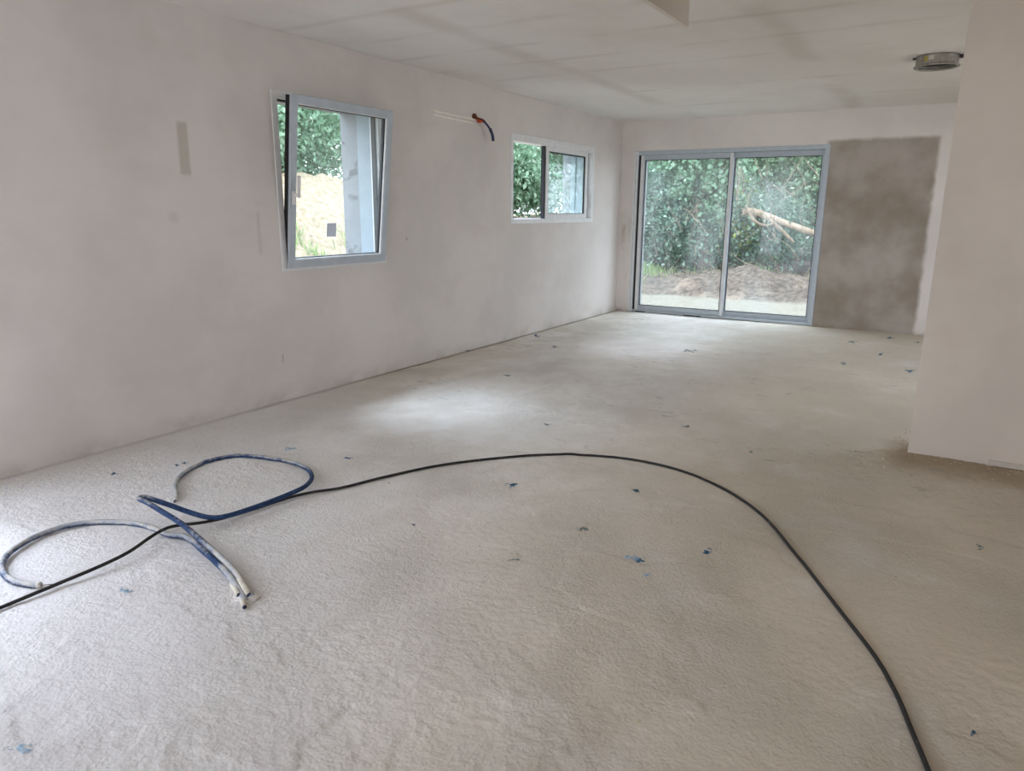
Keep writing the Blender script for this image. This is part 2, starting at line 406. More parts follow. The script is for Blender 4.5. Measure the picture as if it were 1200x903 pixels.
# ------------------------------------------------------------------ window 1: tilted casement
w1 = empty('window_1', (0, 4.09, .925)); tag(w1, 'grey framed casement window tilted inward at the top', 'window', kind='structure')
def under(o, parent):                       # keep world placement under an offset Empty
    o.parent = parent; o.matrix_parent_inverse = parent.matrix_world.inverted(); return o
bpy.context.view_layer.update()
under(ring('frame', 'yz', 3.545, 4.642, .925, 2.125, .050, -.085, .006, M_WHITE), w1)
under(ring('frame_gasket', 'yz', 3.594, 4.593, .974, 2.076, .014, -.060, -.022, M_BLACK, None, 0), w1)
under(ring('jamb_lining', 'yz', 3.562, 4.623, .942, 2.108, .014, -.235, -.086, M_JAMB, None, 0), w1)
sash = ring('sash', 'yz', 0, 1.018, 0, 1.155, .056, .0, .022, M_GREY, None, .003)
sash.location = (.010, 3.583, .948); sash.rotation_euler = (0, math.radians(6.4), 0)
bpy.context.view_layer.update()
def in_sash(o): o.parent = sash; return o     # built in the sash's own coordinates
sl = in_sash(ring('rebate_gasket', 'yz', .008, 1.010, .008, 1.147, .046, -.046, -.001, M_BLACK, None, 0))
in_sash(ring('glazing_bead', 'yz', .050, .968, .050, 1.105, .012, -.004, .014, M_WHITE, None, .002))
in_sash(ring('glazing_gasket', 'yz', .054, .964, .054, 1.101, .013, -.034, -.005, M_BLACK, None, 0))
g = in_sash(box('pane', (-.020, .055, .055), (-.014, .963, 1.100), M_GLASS))
lm_ = bpy.data.meshes.new('pane_label'); lm_.from_pydata([(-.0132, .385, .205), (-.0132, .480, .205), (-.0132, .480, .305), (-.0132, .385, .305)], [], [(0, 1, 2, 3)])
b = in_sash(link('pane_label', lm_, M_STICK)); tag(b, 'small grey square label on the glass')
def win_handle(zc):
    bm = bmesh.new(); bm_box(bm, (.022, .012, zc-.045), (.034, .046, zc+.045))
    bm_box(bm, (.034, .020, zc+.012), (.058, .038, zc+.032)); bm_box(bm, (.050, .030, zc+.004), (.066, .054, zc+.150))
    bmesh.ops.recalc_face_normals(bm, faces=bm.faces); bmesh.ops.bevel(bm, geom=bm.edges[:], offset=.003, segments=2, affect='EDGES')
    return from_bm('handle', bm, M_HANDLE)
in_sash(win_handle(.485))
mw = sash.matrix_world.copy(); sash.parent = w1; sash.matrix_parent_inverse = w1.matrix_world.inverted()

# ------------------------------------------------------------------ window 2: two-leaf slider, pushed right
w2 = empty('window_2', (0, 7.6, 1.22)); tag(w2, 'white sliding window with both leaves pushed to the right', 'window', kind='structure')
bpy.context.view_layer.update()
under(ring('frame', 'yz', 6.60, 8.59, 1.218, 2.126, .048, -.110, .006, M_WHITE, None, .003, wt=.078), w2)
under(ring('jamb_lining', 'yz', 6.617, 8.573, 1.237, 2.108, .012, -.24, -.111, M_JAMB, None, 0), w2)
def leaf(nm, y0, y1, x0, x1, frame_mat, par, z0=1.258, z1=2.060, wid=.062, gask=True):
    s = under(ring(nm, 'yz', y0, y1, z0, z1, wid, x0, x1, frame_mat), par)
    bpy.context.view_layer.update()
    under(box('pane', ((x0+x1)/2-.003, y0+wid-.004, z0+wid-.004), ((x0+x1)/2+.003, y1-wid+.004, z1-wid+.004), M_GLASS), s)
    under(ring('glass_gasket', 'yz', y0+wid-.001, y1-wid+.001, z0+wid-.001, z1-wid+.001, .007, x0+.006, x1-.004, M_BLACK, None, 0), s)
    return s
l1 = leaf('sliding_leaf', 7.375, 8.43, -.045, -.012, M_WHITE, w2)
under(box('edge_seal_gap', (-.062, 7.345, 1.266), (-.020, 7.374, 2.046), M_BLACK), l1)
l2 = leaf('sliding_leaf', 7.47, 8.538, -.098, -.066, M_WHITE, w2)
bpy.context.view_layer.update()
under(box('handle', (-.066, 8.475, 1.39), (-.040, 8.505, 1.56), M_HANDLE, None, .005), l2)
under(box('track', (-.058, 6.65, 1.266), (-.053, 8.54, 1.276), M_WHITE), w2)
sh = under(box('shutter_guide', (-.30, 8.545, 1.24), (-.24, 8.572, 2.10), M_JAMB), w2)

# ------------------------------------------------------------------ sliding patio door
d1 = empty('door_1', (1.395, LEN, 0)); tag(d1, 'blue grey framed sliding glass door in the back wall', 'door', kind='structure')
bpy.context.view_layer.update()
under(ring('frame', 'xz', .190, 2.600, .006, 2.126, .055, LEN-.008, LEN+.11, M_GREY, None, .003, wb=.028, wt=.05), d1)
under(ring('frame_flange', 'xz', .182, .242, .010, 2.120, .026, LEN-.012, LEN-.002, M_WHITE, None, .002), d1)
def dleaf(x0, x1, y0, y1, wl, wr):
    s = under(ring('sliding_leaf', 'xz', x0, x1, .036, 2.072, .055, y0, y1, M_GREY, None, .003, wl=wl, wr=wr, wb=.062, wt=.062), d1)
    bpy.context.view_layer.update()
    under(box('pane', (x0+wl-.004, (y0+y1)/2-.003, .094), (x1-wr+.004, (y0+y1)/2+.003, 2.014), M_GLASSD), s)
    under(ring('glass_gasket', 'xz', x0+wl-.001, x1-wr+.001, .097, 2.011, .008, y0+.004, y1-.004, M_BLACK, None, 0), s)
    return s
dl = dleaf(.272, 1.492, LEN+.006, LEN+.042, .060, .048)
under(box('meeting_stile_cover', (1.452, LEN+.000, .040), (1.488, LEN+.0055, 2.068), M_WHITE, None, .002), dl)
under(box('left_stile_cover', (.276, LEN+.000, .040), (.318, LEN+.0055, 2.068), M_WHITE, None, .002), dl)
dr = dleaf(1.452, 2.542, LEN+.056, LEN+.092, .045, .030)
under(box('edge_seal_gap', (.2455, LEN+.008, .036), (.271, LEN+.035, 2.072), M_BLACK), d1)  # dark gap between frame and leaf, put in as a black strip
under(box('lower_track', (.245, LEN+.046, .030), (2.545, LEN+.052, .046), M_GREY), d1)
for xa, xb in ((.30, .44), (.98, 1.22)):      # shaded gaps under the threshold, put in as thin black strips
    under(box('sill_gap_strip', (xa, LEN-.014, .004), (xb, LEN-.0085, .016), M_BLACK), d1)
# exterior stone threshold
th = box('door_threshold', (.205, LEN+.112, -.028), (2.585, LEN+T+.06, -.001), M_BLOCK); tag(th, kind='structure')

# ------------------------------------------------------------------ filled chase and conduit outlet on the left wall
def chase():
    bm = bmesh.new()
    a = Vector((0.0, 5.305, 2.172)); c = Vector((0.0, 5.955, 2.160))
    for dz in (.018, -.014):
        n = 26
        pts = [a.lerp(c, i/n) + Vector((.000, 0, dz + random.uniform(-.002, .002))) for i in range(n+1)]
        rad = [.0075 + .0055*math.sin(math.pi*min(1, (i+1)/n*1.02))**.3 for i in range(n+1)]
        tube_into(bm, pts, rad, 8)
    bmesh.ops.recalc_face_normals(bm, faces=bm.faces)
    return from_bm('trim_2', bm, plaster('chase_filler', (.84, .79, .72)), None, True)
tag(chase(), 'double ridge of fresh filler running level to the conduit outlet', kind='structure')
M_ORANGE = simple('orange_conduit', (.52, .075, .025), .5, 0, .15, 60)
M_NAVY = simple('navy_cable', (.018, .030, .085), .5, 0, .2, 50)
M_RUST = simple('rust_brown_foam', (.13, .038, .016), .9, 0, .4, 60)
ow = empty('wall_conduit_outlet', (0, 5.95, 2.205)); tag(ow, 'orange and navy conduits drooping from a hole in the left wall', 'conduit')
bpy.context.view_layer.update()
bm = bmesh.new(); bmesh.ops.create_icosphere(bm, subdivisions=3, radius=1)
for v in bm.verts:
    q = 1 + .18*(random.random()-.5); v.co = Vector((v.co.x*.014*q, v.co.y*.040*q + 5.945, v.co.z*.026*q + 2.207))
under(from_bm('sealing_foam', bm, M_RUST, None, True), ow)
def onw(px, py, x): return at(px, py, 0, x)
under(tube('orange_sleeve', smooth_path([onw(558, 140, -.01), onw(561, 140.5, .02), onw(566, 141.5, .045), onw(568, 143, .055)], 5), .0125, M_ORANGE, None, 10), ow)
under(tube('orange_sleeve', smooth_path([onw(558, 142.5, -.01), onw(563, 142.8, .015), onw(567.5, 142.2, .03)], 5), .009, M_ORANGE, None, 10), ow)
under(tube('brown_sleeve', smooth_path([onw(556, 136, -.005), onw(560, 138.5, .03), onw(565, 140, .05), onw(568, 142, .06)], 5), .008, M_RUST, None, 10), ow)
under(tube('navy_cable', smooth_path([onw(566, 141, .05), onw(571, 146.5, .075), onw(574.5, 152, .085), onw(577, 158, .085), onw(578, 165, .08)], 6), [.010]*12+[.0145]*13, M_NAVY, None, 10), ow)
under(tube('cable_end', smooth_path([onw(575.5, 150, .09), onw(576.5, 157, .09), onw(578.5, 163.5, .085)], 5), [.004, .006, .009, .011, .011, .011, .010, .009, .008, .007, .005], M_NAVY, None, 8), ow)

# ------------------------------------------------------------------ duct collar on the ceiling
def galv():
    k = NM('galvanised_sheet'); n = k.noise(22, 4, .6)
    c = k.mix(k.step(n, .35, .65), (.27, .25, .215), (.40, .375, .33))
    return k.fin(c, .45, .55, k.bump(n, .15, .004), .4)
M_GALV = galv(); M_DARK = simple('dark_bracket', (.055, .05, .042), .6, .3)
DCX, DCY = 3.712, 6.665
dc = empty('duct_collar', (DCX, DCY, HGT)); tag(dc, 'galvanised round duct collar sticking out of the ceiling', 'duct collar')
dc.scale = (.89, .89, .82)
lathe('collar', [(.160, .02), (.160, -.075), (.166, -.082), (.174, -.086), (.174, -.094), (.166, -.098), (.152, -.094), (.146, -.086), (.150, -.078), (.150, .02)], M_GALV, dc, 64)
lathe('duct_shade_disc', [(.147, -.052), (.020, -.044), (.020, -.048), (.147, -.058)], M_BLACK, dc, 48)  # black disc put in for the shade inside the duct
lathe('ceiling_cut', [(.160, -.001), (.165, -.001), (.165, -.004), (.160, -.004)], M_DARK, dc, 48)
box('bracket', (.150, -.022, -.030), (.205, .022, -.002), M_DARK, dc, .004)
box('bracket', (-.185, -.018, -.014), (-.150, .018, -.001), M_DARK, dc, .003)
yel = simple('yellow_paint', (.42, .33, .04), .6)
def collar_mark(a0, a1, z0, z1, mat, nm):
    bm = bmesh.new(); n = 6; R_ = .1615; ra = []
    for i in range(n+1):
        a = a0+(a1-a0)*i/n
        ra.append([bm.verts.new((R_*math.cos(a), R_*math.sin(a), z + random.uniform(-.003, .003))) for z in (z0, z1)])
    for i in range(n): bm.faces.new([ra[i][0], ra[i+1][0], ra[i+1][1], ra[i][1]])
    return from_bm(nm, bm, mat, dc)
collar_mark(-2.15, -2.00, -.060, -.018, yel, 'yellow_mark')
collar_mark(-1.92, -1.70, -.050, -.014, simple('pale_label', (.62, .58, .50), .7), 'paper_label')

# ------------------------------------------------------------------ cable and conduits on the floor
def black_cable_mat():
    k = NM('black_rubber_cable'); n = k.noise(30, 4, .6)
    c = k.mix(k.step(n, .60, .72), (.016, .015, .014), (.10, .095, .085))
    return k.fin(c, .55, 0, None, .4)
cab = [(-40, 728, .006), (0, 712, .008), (60, 687, .014), (115, 664, .022), (150, 647, .030), (175, 630, .036), (190, 621, .038), (205, 616, .038), (240, 611.5, .034),
       (265, 606, .014), (300, 595.5, .009), (335, 584, .009), (365, 576.5, .009), (400, 571.5, .009), (450, 559, .009), (515, 545, .006), (580, 537, .006), (640, 533, .006), (700, 534, .006),
       (750, 540, .006), (800, 553, .006), (850, 574, .006), (893, 604, .006), (930, 646, .006), (985, 717, .006), (1025, 768, .006), (1050, 812, .006),
       (1070, 860, .006), (1088, 903, .006), (1110, 965, .006), (1150, 1060, .006)]
cp = []
for px, py, z in cab:
    q = fl(px, py, z); cp.append((q.x, q.y, q.z + max(0, fz(q.x, q.y)) if z <= .012 else q.z))
sp = smooth_path(cp, 8)
sp = [(p[0], p[1], max(p[2], fz(p[0], p[1]) + .0055)) for p in sp]
cable = tube('electrical_cable', sp, .0068, black_cable_mat(), None, 12)
tag(cable, 'long black electrical cable curving across the pale floor', 'cable')

def conduit_mat():
    k = NM('dusty_blue_conduit'); at_ = k.n('ShaderNodeAttribute', attribute_name='dust'); d = at_.outputs['Fac']
    al = k.n('ShaderNodeAttribute', attribute_name='along').outputs['Fac']
    n = k.noise(38, 4, .7)
    gn = k.n('ShaderNodeNewGeometry'); sz = k.n('ShaderNodeSeparateXYZ'); k.put(sz.inputs[0], gn.outputs['Normal'])
    d = k.math('ADD', d, k.math('MULTIPLY', k.math('MULTIPLY', sz.outputs[2], d), .55))      # dust has settled on the upper side
    m = k.step(k.math('ADD', k.math('MULTIPLY', n, .8), d), .75, 1.15)
    blue = k.mix(k.step(k.noise(60, 3), .35, .7), (.012, .034, .105), (.030, .075, .175))
    pale = k.mix(k.step(k.noise(20, 4), .35, .65), (.36, .40, .46), (.60, .58, .53))
    c = k.mix(m, blue, pale)
    w = k.n('ShaderNodeMath', operation='SINE'); k.put(w.inputs[0], k.math('MULTIPLY', al, 2*math.pi*260))
    nrm = k.bump(w.outputs[0], .5, .0015); nrm = k.bump(n, .3, .002, nrm)
    return k.fin(c, .7, 0, nrm, .3)
M_COND = conduit_mat()
def conduit(name, pts, dust, rad, sub=8):
    """pts: pixel x, y and height; dust: list of (fraction, amount)"""
    P = []
    for px, py, z in pts:
        q = fl(px, py, z); P.append((q.x, q.y, q.z))
    S = smooth_path(P, sub); S = [(p[0], p[1], max(p[2], fz(p[0], p[1]) + rad*.85)) for p in S]
    bm = bmesh.new(); seg = 12; tube_into(bm, S, rad, seg, True); bmesh.ops.recalc_face_normals(bm, faces=bm.faces)
    me = bpy.data.meshes.new(name); bm.to_mesh(me); bm.free()
    o = link(name, me, M_COND, None, True)
    cum = np.concatenate([[0], np.cumsum([math.dist(S[i], S[i+1]) for i in range(len(S)-1)])])
    A = me.attributes.new('dust', 'FLOAT', 'POINT'); Bt = me.attributes.new('along', 'FLOAT', 'POINT')
    fr = [f for f, _ in dust]; am = [a for _, a in dust]
    val = np.repeat(np.interp(cum/cum[-1], fr, am), seg).astype(np.float32); alo = np.repeat(cum, seg).astype(np.float32)
    A.data.foreach_set('value', val); Bt.data.foreach_set('value', alo)
    return o, S
c1, S1 = conduit('corrugated_conduit', [(296, 702, -.004), (288, 688, .012), (274, 668, .024), (256, 650, .034), (236, 633, .052), (212, 613, .078), (188, 598, .100), (172, 588.5, .112), (163.5, 584.5, .118), (166, 582.2, .118), (176, 584, .112),
      (200, 592, .085), (222, 600, .052), (245, 606, .042), (265, 604.5, .038), (290, 597, .036), (318, 587, .036), (345, 576, .036), (359, 568.5, .030), (365.5, 559, .020), (360, 549, .015),
      (340, 541, .012), (312, 536.5, .012), (280, 534, .012), (250, 538.5, .012), (225, 548, .012), (209, 560, .012), (205, 571, .012), (207, 579, .013), (205.5, 585, .014)],
      [(0, .95), (.07, .9), (.13, .40), (.22, .18), (.29, .42), (.31, .30), (.34, .02), (.55, .05), (.60, .25), (.66, .50), (.76, .40), (.82, .33), (.88, .55), (1, .85)], .0112)
tag(c1, 'blue conduit rising in a bend and looping back, dusty at its ends', 'conduit', 'blue conduits left lying on the floor')
c2, S2 = conduit('corrugated_conduit', [(287, 706, -.004), (281, 692, .010), (269, 675, .014), (252, 657, .016), (238, 645, .018), (226, 634, .020), (214, 628, .018), (198, 626.5, .014), (182, 620, .012), (160, 613.5, .012),
      (130, 611.5, .012), (100, 612.5, .012), (70, 618, .013), (40, 629, .015), (15, 644, .017), (3, 658, .018), (4, 671, .015), (16, 681, .013), (34, 685, .012), (44, 685.5, .012)],
      [(0, .9), (.08, .62), (.14, .45), (.17, .18), (.22, .30), (.30, .45), (.45, .58), (.70, .55), (.82, .40), (.92, .42), (1, .6)], .0118)
tag(c2, 'pale dusty blue conduit hooking round to the left edge of the photo', 'conduit', 'blue conduits left lying on the floor')
e = Vector(S2[-1])
tube('pull_wire', [e, fl(52, 685, .014), fl(60, 684.5, .013), fl(70.5, 684, .012)], .0016, M_DARK, c2, 6)
lathe_o = tube('cut_end', [fl(43, 685.5, .0125), fl(49, 684.8, .0125)], [.0135, .0105], simple('cream_cut_plastic', (.60, .58, .52), .7), c2, 12)
e = Vector(S1[-1]); tube('pull_wire', smooth_path([e, fl(203.5, 587.5, .012), fl(204.5, 588.6, .011), fl(206.5, 586.5, .013)], 4), .0018, M_DARK, c1, 6)
M_CREAM = simple('foam_splashed_conduit', (.60, .56, .47), .8, 0, .15, 60)
def stub(pts, lab, r=.0105):
    P = [fl(*p) for p in pts]; o = tube('cut_conduit_stub', smooth_path(P, 4), r, M_CREAM, None, 12)
    n = (P[-1]-P[-2]).normalized()
    tube('dark_opening', [P[-1]-n*.001, P[-1]+n*.002], r*.78, M_NAVY, o, 12)
    tag(o, lab, 'conduit', 'cut conduit stubs in the floor')
stub([(272, 684, -.004), (276, 690, .012), (280, 697, .013)], 'foam-splashed conduit stub beside the lower end of the bundle')
stub([(283, 700, -.004), (285, 706, .006), (286.5, 711, .010)], 'short cut conduit stub with dark mouth nearest the viewer', .009)
stub([(278, 676, .006), (284, 684, .020), (292, 697, .014)], 'foam-crusted conduit stub with scraped dark streak along its top', .0115)
# foam collar where the conduits leave the floor
bm = bmesh.new(); bmesh.ops.create_icosphere(bm, subdivisions=4, radius=1); cc = fl(288, 700)
for v in bm.verts:
    q = 1 + .5*(vnoise(np.array([v.co.x*3+7]), np.array([v.co.y*3+v.co.z*2]), 11)[0]-.5)
    v.co = Vector((cc.x + v.co.x*.050*q, cc.y + v.co.y*.036*q, -.004 + v.co.z*.016*q))
o = from_bm('foam_lump', bm, M_FLOOR, FLO, True)

# blue marks bedded in the floor
M_MARK = simple('blue_pigment', (.035, .11, .20), .85, 0, .6, 120)
M_MARKP = simple('pale_blue_pigment', (.34, .46, .56), .85, 0, .35, 60)
M_MARKG = simple('grey_green_pigment', (.22, .26, .24), .85, 0, .3, 60)
def floor_mark(px, py, wpx, hpx, mat, name='blue_mark'):
    """smear of small ragged flakes; its pixel width and height give its real size on the floor"""
    c = fl(px, py); ex = (fl(px+wpx/2, py)-c); ey = (fl(px, py-hpx/2)-c); bm = bmesh.new()
    def flake(u, v, ru, rv):
        o_ = c + ex*u + ey*v; n = 11; ctr = bm.verts.new((o_.x, o_.y, fz(o_.x, o_.y)+.0030)); rim = []
        for i in range(n):
            a = 2*math.pi*i/n; q = .45 + .75*random.random()
            p = o_ + ex*math.cos(a)*q*ru + ey*math.sin(a)*q*rv; rim.append(bm.verts.new((p.x, p.y, fz(p.x, p.y)+.0014)))
        for i in range(n): bm.faces.new([ctr, rim[i], rim[(i+1) % n]])
    flake(0, 0, .50, .50)
    for k in range(9):
        a = random.random()*6.283; d = .35 + .6*random.random(); sz = random.uniform(.08, .24)
        flake(math.cos(a)*d, math.sin(a)*d, sz*1.5, sz)
    bmesh.ops.recalc_face_normals(bm, faces=bm.faces)
    return from_bm(name, bm, mat, FLO)
for a in [(133.5, 554.5, 11, 4), (407, 536.5, 12, 3), (601, 569, 19, 6), (745.5, 576, 11, 6), (828, 648.5, 16, 8), (750, 657, 15, 8), (1142, 858, 12, 9), (1067, 434.5, 14, 5),
          (1032, 414.5, 9, 3), (988.5, 425.5, 9, 3.5), (1043, 396.5, 10, 3), (628, 393.5, 9, 4), (650, 406, 7, 3), (485, 615, 6, 4), (548, 411, 7, 3), (207, 545, 7, 4), (217, 543, 9, 4), (951, 380.5, 9, 3)]:
    floor_mark(*a, M_MARK)
for a in [(147, 693, 17, 10), (758, 675, 14, 6), (340, 526, 16, 4), (745, 655, 24, 10), (25, 880, 34, 14), (735, 652, 10, 4)]:
    floor_mark(*a, M_MARKP)
for a in [(685, 621, 20, 6), (805, 499.5, 14, 4), (808, 411, 18, 4), (600, 656, 22, 2.5), (595, 440, 12, 3), (998, 401, 16, 3), (1075, 401.5, 10, 2.5), (880, 529, 8, 4), (640, 497, 12, 3), (1148, 640, 10, 9)]:
    floor_mark(*a, M_MARKG, 'scuff_mark')
# crumbs of plaster along the foot of the partition and on the boards around it
bm = bmesh.new()
for i in range(420):
    if i < 300: x = random.uniform(3.80, 5.3); y = 4.63 - abs(random.gauss(0, .09)) - .008
    elif i < 325: x = 3.93 - abs(random.gauss(0, .05)) - .01; y = random.uniform(4.55, 5.2)
    else: x = random.uniform(1.2, 4.3); y = random.uniform(1.4, 5)
    s = random.uniform(.0015, .005) if i < 340 else random.uniform(.0015, .003)
    m = Matrix.Translation((x, y, fz(x, y)+s*.4)) @ Matrix.Rotation(random.random()*6, 4, 'Z') @ Matrix.Diagonal((s*random.uniform(.8, 1.8), s, s*.8, 1))
    bmesh.ops.create_icosphere(bm, subdivisions=1, radius=1, matrix=m)
crumb = from_bm('plaster_crumbs', bm, simple('brown_plaster_crumbs', (.52, .43, .31), .9, 0, .4, 25))
tag(crumb, 'brownish plaster crumbs scattered along the foot of the partition', 'rubble', kind='stuff')

# ------------------------------------------------------------------ outdoors: ground
def ground_height(X, Y):
    up = sstep(-2.0, -5.6, X)*(1.95 - .68*sstep(9.5, 14.0, Y))             # bank of spoil beside the house
    far = sstep(12.75, 13.5, Y)*.27*sstep(-3.6, -1.6, X) + sstep(13.5, 17, Y)*.12
    heap = .30*np.exp(-(((X-.80)/.55)**2 + ((Y-13.9)/.45)**2)) + .05*np.exp(-(((X+.6)/.8)**2 + ((Y-14.0)/.5)**2))
    h = -.12 + np.maximum(up, far) + heap
    bumpy = sstep(-1.2, -3.0, X) + sstep(12.5, 13.4, Y); bumpy = np.clip(bumpy, .12, 1)
    h += bumpy*((vnoise(X*1.3, Y*1.3, 21)-.5)*.22 + (vnoise(X*4.1, Y*4.1, 22)-.5)*.10 + (vnoise(X*11, Y*11, 23)-.5)*.045 + (vnoise(X*24, Y*24, 24)-.5)*.02)
    return h
def ground_mat():
    k = NM('sandy_soil'); x, y, z = k.xyz()
    n = k.noise(2.2, 5, .65); f = k.noise(14, 4, .6)
    sand = k.mix(k.step(f, .3, .7), (.21, .165, .10), (.34, .285, .20))
    sand = k.mix(k.math('MULTIPLY', k.step(k.noise(6, 4, .6), .60, .68), .6), sand, (.12, .088, .054))
    dirt = k.mix(k.step(f, .35, .65), (.055, .041, .032), (.13, .10, .078))
    dirt = k.mix(k.math('MULTIPLY', k.step(n, .5, .62), .6), dirt, (.23, .175, .13))
    yy = k.math('ADD', y, k.math('MULTIPLY', k.math('SUBTRACT', n, .5), .5))
    m = k.math('MULTIPLY', k.step(yy, 12.55, 12.95), k.step(x, -3.6, -2.4))
    gravel = k.mix(k.step(f, .35, .65), (.145, .13, .10), (.205, .185, .145))
    g = k.math('MULTIPLY', k.step(y, 9.3, 10.2), k.step(x, -3.0, -1.5))
    c = k.mix(g, sand, gravel); c = k.mix(m, c, dirt)
    return k.fin(c, .95, 0, k.bump(k.noise(30, 4, .6), .4, .02), .1)
xs = np.concatenate([np.arange(-16, -6.5, .25), np.arange(-6.5, 3.2, .06), np.arange(3.2, 12.01, .3)])
ys = np.concatenate([np.arange(-9, 3, .3), np.arange(3, 15.6, .06), np.arange(15.6, 30.01, .3)])
Xg, Yg = np.meshgrid(xs, ys, indexing='ij')
Zg = ground_height(Xg, Yg)
inside = (Xg > -.75) & (Xg < 6.6) & (Yg > -4.4) & (Yg < LEN+.8); Zg[inside] = np.minimum(Zg[inside], -.12); 
deep = (Xg > -.3) & (Xg < 6.1) & (Yg > -3.8) & (Yg < LEN+.3); Zg[deep] = -.30
GRD = link('ground', grid_mesh('ground', xs, ys, Zg), ground_mat(), None, True); tag(GRD, kind='structure')
def gz(x, y): return float(ground_height(np.array([float(x)]), np.array([float(y)]))[0])

# ------------------------------------------------------------------ outdoors: plants
def leaf_mat(name, dark, mid, light, trans=.35):
    k = NM(name); v = k.n('ShaderNodeAttribute', attribute_name='tone').outputs['Fac']
    c = k.mix(k.step(v, .0, .55), dark, mid); c = k.mix(k.step(v, .55, 1.0), c, light)
    df = k.b; k.put(df.inputs['Base Color'], c); df.inputs['Roughness'].default_value = .5; df.inputs['Specular IOR Level'].default_value = .35
    tl = k.n('ShaderNodeBsdfTranslucent'); k.put(tl.inputs[0], c)
    m = k.n('ShaderNodeMixShader'); m.inputs[0].default_value = trans
    k.t.links.new(df.outputs[0], m.inputs[1]); k.t.links.new(tl.outputs[0], m.inputs[2]); k.t.links.new(m.outputs[0], k.out.inputs[0])
    return k.m
L_IVY = leaf_mat('ivy_leaves', (.10, .20, .11), (.22, .36, .23), (.45, .56, .42))
L_DEEP = leaf_mat('deep_green_leaves', (.07, .145, .095), (.165, .27, .19), (.36, .45, .36))
L_MID = leaf_mat('mid_green_leaves', (.10, .19, .105), (.25, .36, .21), (.48, .57, .38))
L_LIME = leaf_mat('yellow_green_leaves', (.10, .17, .04), (.20, .30, .07), (.42, .44, .11))
L_BROWN = leaf_mat('dry_brown_leaves', (.16, .125, .085), (.27, .22, .15), (.38, .36, .22))
def bark(name, a, b_):
    k = NM(name); n = k.noise(9, 5, .65, k.stretch((1, 1, .35)))
    return k.fin(k.mix(k.step(n, .35, .65), a, b_), .9, 0, k.bump(n, .6, .02), .15)
M_BARK = bark('grey_brown_bark', (.07, .055, .042), (.16, .13, .10)); M_PALE = bark('peeled_pale_wood', (.24, .165, .11), (.44, .34, .25))
M_TWIG = bark('dry_twigs', (.14, .105, .07), (.27, .21, .15))

def leaf_cloud(name, clumps, n, size, mat, parent, spray=.22, droop=.35, asp=.55):
    """clumps: list of (centre, radii); leaves gather in sprays near the surface of each clump"""
    vol = np.array([c[1][0]*c[1][1]*c[1][2] for c in clumps])**.67; pr = vol/vol.sum()
    ns = max(12, n//26); ci = rng.choice(len(clumps), ns, p=pr)
    C = np.array([c[0] for c in clumps])[ci]; Rr = np.array([c[1] for c in clumps])[ci]
    d = rng.normal(size=(ns, 3)); d /= np.linalg.norm(d, axis=1, keepdims=True)
    sprays = C + d*Rr*(rng.random((ns, 1))**.28)
    si = rng.integers(0, ns, n); pos = sprays[si] + rng.normal(size=(n, 3))*spray*np.array([1, 1, .75])
    ax = rng.normal(size=(n, 3)); ax[:, 2] -= droop; ax += d[si]*.7; ax /= np.linalg.norm(ax, axis=1, keepdims=True)
    sd = np.cross(ax, rng.normal(size=(n, 3))); sd /= np.linalg.norm(sd, axis=1, keepdims=True); nr = np.cross(ax, sd)
    L = size*(.6+.8*rng.random((n, 1)))
    v0 = pos; v1 = pos + ax*L*.5 + sd*L*asp*.5 + nr*L*.08; v2 = pos + ax*L - nr*L*.06; v3 = pos + ax*L*.5 - sd*L*asp*.5 + nr*L*.08
    co = np.stack([v0, v1, v2, v3], 1).reshape(-1, 3); q = np.arange(n*4).reshape(-1, 4)
    me = mesh_np(name, co, q); tone = np.clip(.45*rng.random(ns)[si] + .55*rng.random(n), 0, 1).astype(np.float32)
    A = me.attributes.new('tone', 'FLOAT', 'FACE'); A.data.foreach_set('value', tone)
    o = link(name, me, mat, parent); o['kind'] = 'stuff'; return o
def stems(name, base, tips, r, mat, parent):
    bm = bmesh.new()
    for t in tips:
        a = Vector((base[0]+random.uniform(-.05, .05), base[1]+random.uniform(-.05, .05), base[2]-.1)); t = Vector(t); mid = a.lerp(t, .5) + Vector((random.uniform(-.15, .15), random.uniform(-.15, .15), .1))
        P = smooth_path([a, a.lerp(mid, .5), mid, t], 3); tube_into(bm, P, [r*(1-.75*i/(len(P)-1)) for i in range(len(P))], 6)
    bmesh.ops.recalc_face_normals(bm, faces=bm.faces)
    return from_bm(name, bm, mat, parent, True)
def plant(name, x, y, label, cat, clumps, n, size, mat, trunk_r=.05, group='woodland plants around the house', **kw):
    """clumps relative to the base; trunk or stems run up into each clump"""
    z = gz(x, y); root = empty(name, (x, y, z)); tag(root, label, cat, group)
    stems('trunk' if cat == 'tree' else 'stem', (0, 0, 0), [c[0] for c in clumps], trunk_r, M_BARK, root)
    leaf_cloud('foliage', clumps, n, size, mat, root, **kw)
    return root
def cl(*a): return [((x, y, z), (rx, ry, rz)) for x, y, z, rx, ry, rz in a]
